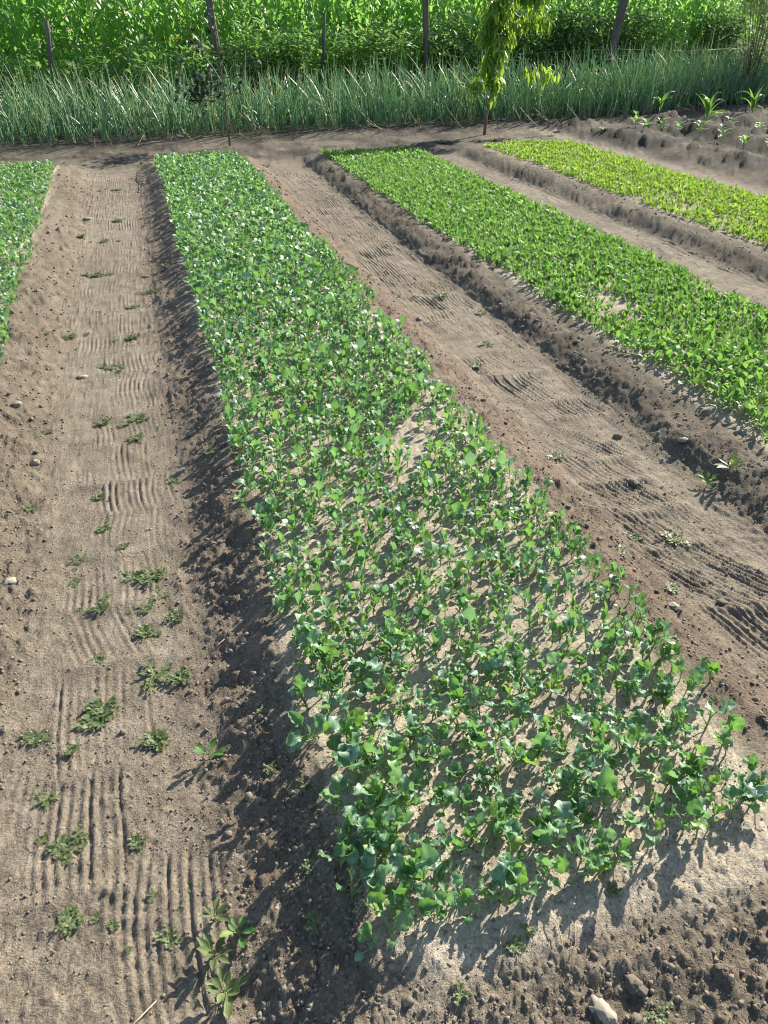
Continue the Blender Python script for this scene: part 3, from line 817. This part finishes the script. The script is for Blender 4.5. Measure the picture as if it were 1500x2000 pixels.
for (x, y, s) in [(0.48, 0.72, 0.7), (0.52, 0.74, 0.6), (0.11, 0.9, 0.7), (0.13, 1.02, 0.8), (0.16, 1.23, 0.8), (0.09, 1.32, 0.7), (0.1, 1.51, 0.8), (0.15, 1.53, 0.6), (0.7, 0.54, 0.8), (0.73, 0.77, 0.6), (0.35, 0.67, 0.7)]:
    weed(x, y, s * .8, 'tiny low weed on the rough soil around the near bed corner', 'low weeds on the near headland')
for (x, y, s) in [(1.56, 10.7, 2.), (-.19, 12.1, 1.6), (3.78, 13.5, 2), (5.26, 11.9, 2.4), (7.07, 11.9, 2.6), (6.67, 12.67, 2.2), (5.92, 12.1, 2), (2.73, 10.9, 2), (4.4, 11.9, 2), (6.3, 12.2, 2.2)]:
    weed(x, y, s, 'small weed tuft on the bare headland beyond the beds', 'weeds on the far headland')

# broad leaved weeds
def broad_weed(x, y, s, lab, nl, prof, mat, seed, grassy=False):
    r = np.random.default_rng(seed)
    st = stem_geo(r, .03, .002).mesh('broad_leaved_weed', mat)
    root = tag(obj('broad_leaved_weed', st, None, (x, y, gz(x, y)), (0, 0, 0), s), lab, 'weed')
    for q in range(nl):
        L = r.uniform(.035, .06)
        m = leaf(r, L, L * r.uniform(.42, .6), r.uniform(.01, .03), .0016, r.uniform(.3, 1.2), r.uniform(.1, .7), .3, .08, 7, 4, 4, prof).mesh('leaf', mat)
        obj('leaf', m, root, (0, 0, .004 + .02 * q / nl), (0, 0, q * 2.4 + r.uniform(-.3, .3)))
    return root
broad_weed(-.085, .83, .68, 'broad leaved weed with pale rounded leaves at the front of the left path', 11, 'spat', M_WEED, 4)
broad_weed(-.10, .91, .68, 'dark leaved weed behind the pale rounded one at the front of the left path', 9, 'lance', M_WEED, 6)
broad_weed(-.045, .94, .6, 'yellow green weed with small leaves right of the pale rounded weed', 7, 'spat', M_SALAD, 8)
broad_weed(-.09, .99, .7, 'narrow leaved upright weed at the back of the front weed cluster', 6, 'lance', M_WEED, 9)
broad_weed(-.06, 1.43, .75, 'bright young weed in the bed shadow beside the left path', 6, 'spat', M_SALAD, 10)
broad_weed(2.15, 2.27, 1.1, 'green weed with narrow leaves in the shaded slope of the second bed', 9, 'lance', M_WEED, 11)
broad_weed(2.05, 2.26, .8, 'pale star shaped weed at the foot of the second bed slope', 7, 'lance', M_SALAD, 12)

# ------------------------------------------------------------------ stones, clods and litter one can pick out
st_r = np.random.default_rng(66)
def stone(x, y, size, lab, mat, name='stone', flat=.6, lng=1.5, az=None, cat='stone'):
    g = clod_geo(st_r, 2); V, Q, T, U = g.cat(); g = Geo().add(V * np.array([lng, 1, flat]), Q, T, U)
    o = obj(name, g.mesh(name, mat), None, (x, y, gz(x, y) + size * flat * .35), (0, 0, st_r.uniform(0, 6.28) if az is None else az), size)
    return tag(o, lab, cat)
stone(.60, .575, .0155, 'pale elongated pebble in the near right soil', M_STONE2, flat=.75, lng=1.9, az=2.0)
stone(.685, .60, .017, 'grey angular lump of soil beside the pale pebble', M_CLOD, 'soil_clod', .7, 1.6, 2.1, 'clod')
stone(.655, .545, .011, 'round soil clod just right of the pale pebble', M_CLOD, 'soil_clod', .8, 1.1, None, 'clod')
stone(.63, .79, .015, 'pale crusted soil lump at the near edge of the middle bed', M_STONE2, 'soil_clod', .6, 1.5, .4, 'clod')
stone(-.62, 3.19, .02, 'pale soil lump on the left slope of the left path', M_STONE2, 'soil_clod', .6, 1.3, .2, 'clod')
stone(-.74, 3.76, .022, 'pale grey clod near the left edge of the picture below the left bed', M_STONE2, 'soil_clod', .6, 1.4, .4, 'clod')
stone(-.64, 2.35, .02, 'small pale clod low on the left path slope', M_STONE2, 'soil_clod', .6, 1.4, .2, 'clod')
stone(-.08, 6.03, .018, 'pale stone far along the left path by the bed shadow', M_STONE2, flat=.5, lng=1.7, az=0.1)
stone(-.47, 4.19, .02, 'pale flat stone on the left path beside a raked patch', M_STONE2, flat=.5, lng=1.5, az=.3)
stone(-.55, 8.1, .024, 'pale stone at the left foot of the far left path', M_STONE2, flat=.5, lng=1.5, az=.3)
stone(1.93, 2.76, .017, 'brown clod on the raked right path near the second bed slope', M_CLOD, 'soil_clod', .7, 1.2, None, 'clod')
stone(1.77, 2.37, .018, 'brown clod in the middle of the raked right path', M_CLOD, 'soil_clod', .7, 1.2, None, 'clod')
stone(1.64, 1.60, .014, 'round brown clod at the right picture edge of the path', M_CLOD, 'soil_clod', .7, 1.2, None, 'clod')
stone(1.43, 1.58, .017, 'pale brown clod at the foot of the reddish bed slope', M_STONE2, 'soil_clod', .6, 1.5, None, 'clod')
stone(1.56, 4.55, .018, 'pale clod on the right path between the far rake strokes', M_STONE2, 'soil_clod', .7, 1.4, None, 'clod')
stone(2.12, 2.55, .016, 'grey clod on the shaded slope of the second bed', M_STONE2, 'soil_clod', .7, 1.3, None, 'clod')
for i in range(30):
    zone = [(.15, .95, .42, .72), (.0, .16, .5, 2.5), (-.8, -.58, 1.7, 4), (1.34, 1.5, 1.2, 3.6), (2.05, 2.3, 2., 4.2)][i % 5]
    x = st_r.uniform(zone[0], zone[1]); y = st_r.uniform(zone[2], zone[3])
    labs = ['small brown clod on the rough soil in front of the middle bed', 'small brown clod on the shaded left slope of the middle bed', 'small brown clod on the sunny slope left of the left path', 'small reddish clod on the right slope of the middle bed', 'small grey clod on the shaded slope of the second bed']
    o = stone(x, y, st_r.uniform(.005, .010) * (1 + .15 * y), labs[i % 5], M_CLOD, 'soil_clod', .75, 1.2, None, 'clod'); o['group'] = 'loose clods'
def twig(pts, rad, lab, name='straw'):
    P = np.array([(x, y, gz(x, y) + h) for x, y, h in pts])
    o = P[0].copy(); return tag(obj(name, tube(P - o, rad, 4).mesh(name, M_TWIG), None, tuple(o)), lab, 'straw')
twig([(.565, .66, .004), (.575, .70, .012), (.58, .735, .014), (.57, .76, .006)], .0012, 'thin curved dry stalk standing above the pale pebble')
twig([(.57, .665, .004), (.60, .69, .010), (.615, .72, .008), (.61, .75, .004)], .0009, 'second thin dry stalk curling right above the pale pebble')
twig([(-.02, 1.83, .004), (.03, 1.85, .006)], .0016, 'short dark twig in the bed shadow beside the left path')
twig([(-.30, .80, .003), (-.26, .83, .006), (-.22, .86, .004)], .0012, 'thin dry straw on the front of the left path')
twig([(.09, .62, .003), (.13, .63, .006), (.17, .625, .003)], .0012, 'thin straw on the bare soil below the bed corner')

# ------------------------------------------------------------------ onion rows
onr = np.random.default_rng(44)
def onion_geo(r, seg=5, sides=3):
    g = Geo()
    for q in range(r.integers(5, 8)):
        a = r.uniform(0, 6.28); h = r.uniform(.38, 1.22); lean = abs(r.normal(.13, .11)); bend = r.normal(.3, .35)
        p = np.array([.012 * math.cos(a), .012 * math.sin(a), -.02]); pts = [p.copy()]; e = math.pi / 2 - lean
        kk = r.integers(2, seg) if r.random() < .26 else -1
        for j in range(seg):
            p = p + h / seg * np.array([math.cos(e) * math.cos(a), math.cos(e) * math.sin(a), math.sin(e)]); pts.append(p.copy())
            e -= bend / seg
            if j == kk: e -= r.uniform(.8, 1.9)
        rad = np.interp(np.linspace(0, 1, seg + 1), [0, .15, .6, 1], [.010, .012, .0095, .002]) * r.uniform(.7, 1.2)
        g.addg(tube(pts, rad, sides, None, False))
    return g
ON = [onion_geo(onr) for _ in range(14)]
ONM = [g.mesh('onion_plant', M_ONION) for g in ON]
X = []; Y = []
for k in range(8):
    xs = np.arange(-4.2, 16.5, .12); xs = xs + onr.uniform(-.035, .035, len(xs))
    X.append(xs); Y.append(onion_front(xs) + .04 + k * np.interp(xs, [0, 8, 12], [.29, .26, .2]) + onr.normal(0, .03, len(xs)))
X = np.concatenate(X); Y = np.concatenate(Y)
Z = ground(X, Y); n = len(X)
lat = X * math.cos(YAW) - Y * math.sin(YAW); dep = X * math.sin(YAW) + Y * math.cos(YAW)
row = np.repeat(np.arange(8), n // 8)
vis = np.abs(lat) < .60 * dep
o_ = np.lexsort((np.random.default_rng(1).random(n), np.where(vis, row, 99)))
hs = np.interp(X, [-4, 3, 9, 16], [.70, .72, .84, .9]) * np.clip(onr.normal(1, .12, n) + .22 * fbm(X * 1.3, Y * 1.3, 35, 2), .5, 1.4)
idx = onr.integers(0, 14, n); az = onr.uniform(0, 6.28, n); tl = np.abs(onr.normal(0, .10, n)); td = onr.uniform(0, 6.28, n)
for i in o_[:300]:
    o = obj('onion_plant', ONM[idx[i]], None, (X[i], Y[i], Z[i]), (onr.normal(0, .07), onr.normal(0, .07), az[i]), (1.05 * hs[i], 1.05 * hs[i], hs[i]))
    tag(o, 'tall blue green onion plant in the front rows behind the ' + ('left path' if X[i] < 0 else 'middle bed' if X[i] < 1.6 else 'second bed' if X[i] < 4.2 else 'peach sapling' if X[i] < 7 else 'hilled rows'), 'onion', 'onion plants in the front rows')
r_ = o_[300:]
g = scatter(ON, idx[r_], xform(X[r_], Y[r_], Z[r_], az[r_], 1.05 * hs[r_], tl[r_], td[r_], hs[r_]))
tag(obj('onion_plants_mass', g.mesh('onion_plants_mass', M_ONION)), 'dense stand of tall onion leaves behind the front rows', 'onions', None, 'stuff')
# fallen dry leaves along the foot of the onions
dl = Geo()
for k in range(70):
    x = onr.uniform(-2.6, 11); y = float(onion_front(x)) - onr.uniform(-.05, .28); a = onr.uniform(0, 6.28) if k % 2 else onr.normal(-1.57, .6)
    ln = onr.uniform(.2, .5); h0 = onr.uniform(.02, .3)
    pts = [(x + math.cos(a) * ln * q / 4, y + math.sin(a) * ln * q / 4, gz(x + math.cos(a) * ln * q / 4, y + math.sin(a) * ln * q / 4) + .012 + h0 * (1 - q / 4) ** 1.5) for q in range(5)]
    dl.addg(tube(pts, [.006, .007, .006, .004, .002], 3, None, False))
tag(obj('dry_onion_leaves', dl.mesh('dry_onion_leaves', M_DRY)), 'withered onion leaves flopped over the bank in front of the rows', 'dry leaves', None, 'stuff')

# ------------------------------------------------------------------ young maize and pepper plants on the hilled rows
mr = np.random.default_rng(55)
def maize_leaf(r, L, W, nu=8, e=None, droop=None):
    return leaf(r, L, W, 0, .002, r.uniform(1.0, 1.35) if e is None else e, r.uniform(.8, 2.0) if droop is None else droop, .35, .12, nu, 2, 3, 'strap', r.uniform(-.5, .5),
                0., (r.choice([.5, .625]), r.uniform(.4, 1.)) if r.random() < .3 else None)
def young_maize(x, y, h, lab, n, seed):
    r = np.random.default_rng(seed)
    root = tag(obj('young_maize_plant', tube([(0, 0, -.02), (.01, 0, h * .35), (.0, .01, h * .55)], [.011, .009, .005], 6, 0.).mesh('young_maize_plant', M_SALAD), None, (x, y, gz(x, y))), lab, 'maize')
    for q in range(n):
        obj('leaf', maize_leaf(r, h * r.uniform(.6, .95), .055, 8, r.uniform(1.1, 1.4), r.uniform(.5, 2.2)).mesh('leaf', M_SALAD), root, (0, 0, h * (.1 + .4 * q / n)), (0, 0, q * math.pi + r.uniform(-.6, .6)))
young_maize(8.72, 12.97, .42, 'thin young maize plant with one arched leaf in front of the onions', 5, 1)
young_maize(9.29, 12.43, .58, 'tall young maize plant between the other two by the onions', 8, 2)
young_maize(10.50, 12.84, .52, 'bushy bright young maize plant nearest the right picture edge', 9, 3)
for i, (x, y, s) in enumerate([(7.94, 12.12, 1.0), (8.17, 12.05, 1.1), (8.19, 11.58, .9), (8.15, 10.99, 1.1), (8.37, 10.75, 1.), (9.46, 12.02, 1.1), (8.17, 10.0, 1.), (9.45, 11.3, 1.), (9.6, 12.6, .9), (8.1, 9.4, 1.), (9.4, 10.6, 1.1), (8.05, 12.6, 1.2), (9.5, 9.9, 1.), (10.9, 12.4, 1.), (10.9, 11.8, 1.)]):
    s *= 1.25
    r = np.random.default_rng(100 + i)
    root = obj('pepper_plant', stem_geo(r, .12, .004).mesh('pepper_plant', M_SALAD), None, (x, y, gz(x, y)), (0, 0, r.uniform(0, 6)), s)
    tag(root, ['young pepper plant at the far end of the first furrow', 'young pepper plant next to the far end of the first furrow', 'young pepper plant below the thin maize plant', 'bright young pepper plant midway along the first furrow', 'young pepper plant beside the midway bright one', 'young pepper plant in the second furrow below the bushy maize', 'nearest young pepper plant in the first furrow', 'young pepper plant in the second furrow at the picture edge', 'young pepper plant behind the second ridge near the maize', 'young pepper plant where the first furrow leaves the picture', 'young pepper plant midway along the second furrow', 'leafy young pepper plant behind the thin maize plant', 'young pepper plant near end of the second furrow', 'young pepper plant in the third furrow behind', 'young pepper plant in the third furrow in front'][i], 'pepper plant')
    for q in range(9):
        L = r.uniform(.06, .10)
        obj('leaf', leaf(r, L, L * .5, .03, .002, r.uniform(.3, 1.2), r.uniform(.2, 1), .3, .05, 5, 2, 3, 'lance').mesh('leaf', M_HEDGE), root, (0, 0, .03 + .09 * q / 9), (0, 0, q * 2.4))

# ------------------------------------------------------------------ maize field
def maize_plant(r, h=2.3, nu=8):
    st = tube([(0, 0, -.03), (r.normal(0, .02), r.normal(0, .02), h * .5), (r.normal(0, .05), r.normal(0, .05), h)], [.017, .014, .006], 5, .02)
    lf = Geo(); a = r.uniform(0, 6.28)
    for q in range(13):
        f = q / 12
        lf.addg(maize_leaf(r, r.uniform(.7, 1.05), r.uniform(.09, .125), nu, None, r.uniform(.9, 2.4)), xform([0], [0], [h * (.08 + .86 * f)], a + q * math.pi + r.normal(0, .35), 1. - .25 * abs(f - .5))[0])
    return st, lf
MP = [maize_plant(mr) for _ in range(7)]
MPM = [(s_.mesh('maize_plant', M_MAIZE), l_.mesh('leaves', M_MAIZE)) for s_, l_ in MP]
ML = []
for _ in range(5):
    s_, l_ = maize_plant(mr, 2.4, 4); ML.append(Geo().addg(s_).addg(l_))
k = 0
for rowi in range(4):
    for xi in range(75):
        x = -6.5 + xi * .30 + mr.normal(0, .05); y = 18.0 + rowi * .7 + mr.normal(0, .06) + .06 * max(0, x)
        p = MPM[mr.integers(7)]; s = mr.uniform(.9, 1.12)
        root = obj('maize_plant', p[0], None, (x, y, gz(x, y)), (mr.normal(0, .05), mr.normal(0, .05), mr.uniform(0, 6.28)), s)
        obj('leaves', p[1], root)
        tag(root, 'tall green maize plant in the field ' + ('left of the leaning grey post' if x < -1.2 else 'between leaning grey post and thick post' if x < 1.7 else 'between thick post and thin grey post' if x < 4 else 'between thin grey post and peach sapling' if x < 7.4 else 'behind the dark right hedge') + (', front row' if rowi == 0 else ''), 'maize', 'maize plants along the field edge')
X, Y = [], []
for rowi in range(5):
    xs = np.arange(-8, 24, .32); X.append(xs + mr.normal(0, .05, len(xs))); Y.append(20.9 + rowi * .7 + .06 * np.maximum(0, xs) + mr.normal(0, .05, len(xs)))
X = np.concatenate(X); Y = np.concatenate(Y); n = len(X)
g = scatter(ML, mr.integers(0, 5, n), xform(X, Y, ground(X, Y), mr.uniform(0, 6.28, n), mr.uniform(.95, 1.15, n), mr.uniform(0, .06, n), mr.uniform(0, 6, n)))
tag(obj('maize_field_mass', g.mesh('maize_field_mass', M_MAIZE)), 'deep mass of tall maize filling the field behind', 'maize', None, 'stuff')

# ------------------------------------------------------------------ hedge strip: weeds, shrubs, posts, wire
hr = np.random.default_rng(88)
def leaf_cloud(r, pts, L0, L1, ratio, prof='lance', nu=2, droop=0., up=.3):
    pr = [leaf(r, 1., ratio, 0, .012, r.uniform(-.3, .9) - droop, r.uniform(.1, .9), r.uniform(0, .4), .05, nu, 2, 3, prof) for _ in range(8)]
    n = len(pts)
    return scatter(pr, r.integers(0, 8, n), xform(pts[:, 0], pts[:, 1], pts[:, 2], r.uniform(0, 6.28, n), r.uniform(L0, L1, n), r.uniform(0, .5, n), r.uniform(0, 6.28, n)))


def shrub(name, x, y, w, d, h, nleaf, L0, L1, lab, cat, mat, ratio=.55, nclump=26, group=None, seed=0, prof='lance', zmin=.02, droop=0., thin=1.):
    r = np.random.default_rng(seed)
    root = tag(obj(name, None, None, (x, y, gz(x, y))), lab, cat, group)
    st = Geo(); C = []
    for k in range(nclump):
        u = r.random() ** .8; a = r.uniform(0, 6.28); q = math.sqrt(r.random())
        prof_w = math.sin(math.pi * min(.98, .18 + .74 * u)) ** .6
        c = np.array([w / 2 * q * math.cos(a) * prof_w, d / 2 * q * math.sin(a) * prof_w, h * (zmin + (1 - zmin) * u)])
        C.append(c)
        st.addg(tube([(c[0] * .15, c[1] * .15, -.02), (c[0] * .55, c[1] * .55, c[2] * .6), tuple(c)], [.012 * thin, .008 * thin, .003 * thin], 4))
    C = np.array(C)
    sp = .11 * min(w, h) + .04
    P = C[r.integers(0, nclump, nleaf)] + r.normal(0, 1, (nleaf, 3)) * sp * np.array([1, 1, .9])
    P[:, 2] = np.abs(P[:, 2]) + .01
    obj('stems', st.mesh('stems', M_BARK), root)
    obj('foliage', leaf_cloud(r, P, L0, L1, ratio, prof, 2, droop).mesh('foliage', mat), root)
    return root


# tall weeds in front of the maize, left and centre
wl = ['leafy tall weed in the hedge strip under the maize', 'feathery yellowish tall weed in the hedge strip under the maize']
spots = [(.35, 16.35), (1.35, 16.35), (2.3, 16.4), (3.0, 16.45), (-.9, 16.3), (-3.2, 16.9), (-2.3, 17.1), (-1.7, 16.6), (-1.0, 17.0), (-.5, 16.6), (.1, 17.0), (.6, 16.6), (1.1, 17.1), (1.5, 16.6), (2.0, 17.0), (2.4, 16.6), (2.9, 17.0), (3.3, 16.8), (3.9, 17.2), (4.3, 16.8), (4.8, 17.1), (5.2, 16.9), (5.7, 17.3), (6.2, 17.0), (6.8, 17.3)]
for i, (x, y) in enumerate(spots):
    fea = i in (4, 5, 8, 11)
    shrub('tall_weed', x, y, hr.uniform(.8, 1.1), .7, (hr.uniform(.75, 1.0) if x < 1.8 else hr.uniform(1.0, 1.35)), 900 if fea else 520, .03 if fea else .08, .07 if fea else .17, wl[1] if fea else wl[0], 'weed', M_SALAD if fea else M_HEDGE, .3 if fea else .55, 22, 'tall weeds in the hedge strip', 200 + i, thin=.5)
BUSH = [(6.6, 17.7, 1.5, 1.2, 1.45, 'dark green bush behind the peach sapling'), (8.2, 17.9, 1.9, 1.2, 1.62, 'dark dense bush just right of the peach sapling'),
        (9.7, 18.1, 1.9, 1.2, 1.5, 'dark dense bush around the leaning old post'), (11.4, 18.2, 2.2, 1.3, 1.5, 'wide dark bush in the middle of the right hedge'), (13.4, 18.3, 2.2, 1.3, 1.4, 'dark bush at the right end of the hedge')]
for i, (x, y, w, d, h, lab) in enumerate(BUSH):
    shrub('hedge_bush', x, y, w, d, h, 4200, .07, .13, lab, 'bush', M_BUSH, .5, 46, 'dark bushes of the right hedge', 300 + i)
shrub('willow_bush', 12.75, 15.9, 1.3, 1.1, 2.3, 6500, .07, .13, 'pale narrow leaved bush cut off by the right picture edge', 'bush', M_WILLOW, .22, 40, None, 401, 'lance', .25, .5)
# yellow flower heads
for i, (x, y, z, s) in enumerate([(.95, 16.3, 1.22, 1.), (6.9, 16.5, 1.05, .8), (7.0, 16.6, 1.5, .8)]):
    r = np.random.default_rng(500 + i)
    z0 = gz(x, y)
    root = tag(obj('flowering_weed', tube([(0, 0, -.02), (.01, 0, z * .6), (0, .01, z)], [.006, .005, .003], 4, 0.).mesh('flowering_weed', M_WEED), None, (x, y, z0)),
               ['yellow flowering weed standing before the maize beside the second post', 'low yellow flat flower head right of the peach sapling', 'high yellow flower head right of the peach sapling'][i], 'weed')
    fl = Geo()
    for q in range(60):
        a = r.uniform(0, 6.28); rr_ = math.sqrt(r.random()) * .11 * s
        fl.addg(small[q % 8], xform([rr_ * math.cos(a)], [rr_ * math.sin(a)], [z + r.normal(0, .012)], 0, .009)[0])
    obj('flower_head', fl.mesh('flower_head', M_FLOWER), root)
# posts
def post(x0, z0, x1, z1, y, w, lab):
    """axis through (x0,z0) high and (x1,z1) low, carried down into the soil"""
    zb = gz(x1, y) - .1; k = (x1 - x0) / (z1 - z0)
    xb = x1 + k * (zb - z1); zt = max(z0, 1.5); zt = zt if z0 < 1.75 else 2.15
    xt = x0 + k * (zt - z0)
    n_ = 9; t_ = np.linspace(0, 1, n_); r = np.random.default_rng(int(abs(x0) * 100))
    pts = np.stack([(xt - xb) * t_ + r.normal(0, w * .05, n_), r.normal(0, w * .05, n_), (zt - zb) * t_], 1)
    o = obj('fence_post', tube(pts, w / 2 * r.uniform(.9, 1.1, n_), 8).mesh('fence_post', M_POST), None, (xb, y, zb))
    tag(o, lab, 'post')
post(-1.15, 1.54, -1.23, .62, 16.6, .085, 'leaning grey wooden post at the left of the maize')
post(1.65, 1.84, 1.69, 1.16, 16.75, .125, 'thick dark post cut off by the picture top above the plum sapling')
post(3.72, 1.65, 3.65, .71, 16.7, .06, 'thin grey post in the middle of the hedge strip')
post(5.80, 1.85, 5.84, .83, 17.0, .12, 'upright dark post left of the peach sapling')
post(10.25, 1.87, 10.12, .96, 17.2, .19, 'broad leaning old post in the dark right hedge')
tag(obj('fence_wire', tube([(5.83, 16.93, 1.0), (7.9, 17.0, .94), (10.12, 17.09, 1.0), (12, 17.15, .95), (14, 17.2, 1.0)], .003, 4).mesh('fence_wire', M_WIRE)), 'thin slack wire strung between the right hedge posts', 'wire')

# ------------------------------------------------------------------ saplings
def branch(a, b, r0, r1, sag, m=6):
    a = np.array(a); b = np.array(b); t_ = np.linspace(0, 1, m)[:, None]
    P = a + (b - a) * t_; P[:, 2] += (sag * np.sin(math.pi * t_[:, 0]))
    return P, np.linspace(r0, r1, m)
# peach sapling: bare lean trunk, hanging column of long leaves
r = np.random.default_rng(909)
bx, by = 5.36, 12.65; bz = gz(bx, by)
root = tag(obj('peach_sapling', None, None, (bx, by, bz)), 'peach sapling with hanging column of long leaves on a thin pale trunk', 'tree')
tr = [(0, 0, -.05), (.02, 0, .3), (.09, 0, .62), (.10, .02, 1.2), (.10, .03, 1.8), (.08, .03, 2.3)]
obj('trunk', tube(tr, [.026, .022, .02, .017, .012, .006], 7).mesh('trunk', M_BARK), root)
bg_ = Geo(); pts = []; pts2 = []
for k in range(46):
    z0 = r.uniform(.75, 2.35); a = r.uniform(0, 6.28); ln = r.uniform(.18, .40)
    s0 = np.array([np.interp(z0, [0, .62, 2.3], [0, .09, .08]), 0, z0])
    e0 = s0 + np.array([math.cos(a) * ln * .75, math.sin(a) * ln * .75, -r.uniform(.0, .35)])
    P, R_ = branch(s0, e0, .005, .002, .06); bg_.addg(tube(P, R_, 4))
    for q in range(32):
        pts.append(P[r.integers(1, 6)] + r.normal(0, .025, 3))
for (e0, nn) in (((.86, -.1, 1.55), 60), ((.70, -.15, 1.85), 60), ((.55, 0, 2.0), 50), ((1.15, .1, .85), 26), ((-.28, -.1, .68), 26), ((.95, .1, 2.05), 60)):
    s0 = np.array([.09, 0, max(.55, e0[2] - .25)]); P, R_ = branch(s0, e0, .007, .002, .12, 8); bg_.addg(tube(P, R_, 4))
    for q in range(int(nn * 1.7)): pts2.append(P[r.integers(4, 8)] + r.normal(0, .05, 3))
obj('branches', bg_.mesh('branches', M_BARK), root)
P1 = np.array(pts); P2 = np.array(pts2)
obj('crown', leaf_cloud(r, np.concatenate([P1, P2]), .12, .20, .27, 'lance', 4, 1.15).mesh('crown', M_PEACH), root)
# plum sapling
r = np.random.default_rng(910)
bx, by = 1.30, 12.39; bz = gz(bx, by)
root = tag(obj('plum_sapling', None, None, (bx, by, bz)), 'thin plum sapling with dark leaves at the far end of the middle bed', 'tree')
obj('trunk', tube([(0, 0, -.05), (-.01, 0, .35), (.0, 0, .69), (-.01, 0, .80), (-.03, .02, 1.1), (-.05, .02, 1.5)], [.016, .014, .012, .010, .008, .004], 6).mesh('trunk', M_BARK), root)
bg_ = Geo(); pts = []
for (e0, nn, s_) in (((-.55, .1, .72), 80, .09), ((-.35, -.2, .82), 80, .09), ((-.2, .15, .9), 50, .08), ((.48, 0, 1.0), 40, .06), ((-.42, .1, 1.3), 40, .07), ((-.1, 0, 1.5), 30, .07), ((.25, .1, .78), 16, .05), ((-.6, 0, .62), 30, .06), ((.1, .3, 1.2), 20, .08)):
    P, R_ = branch((0, 0, max(.6, min(1.3, e0[2] - .15))), e0, .007, .002, -.03); bg_.addg(tube(P, R_, 4))
    for q in range(nn): pts.append(P[r.integers(3, 6)] + r.normal(0, s_, 3))
obj('branches', bg_.mesh('branches', M_BARK), root)
obj('crown', leaf_cloud(r, np.array(pts), .06, .11, .6, 'lance', 3).mesh('crown', M_DARK), root)
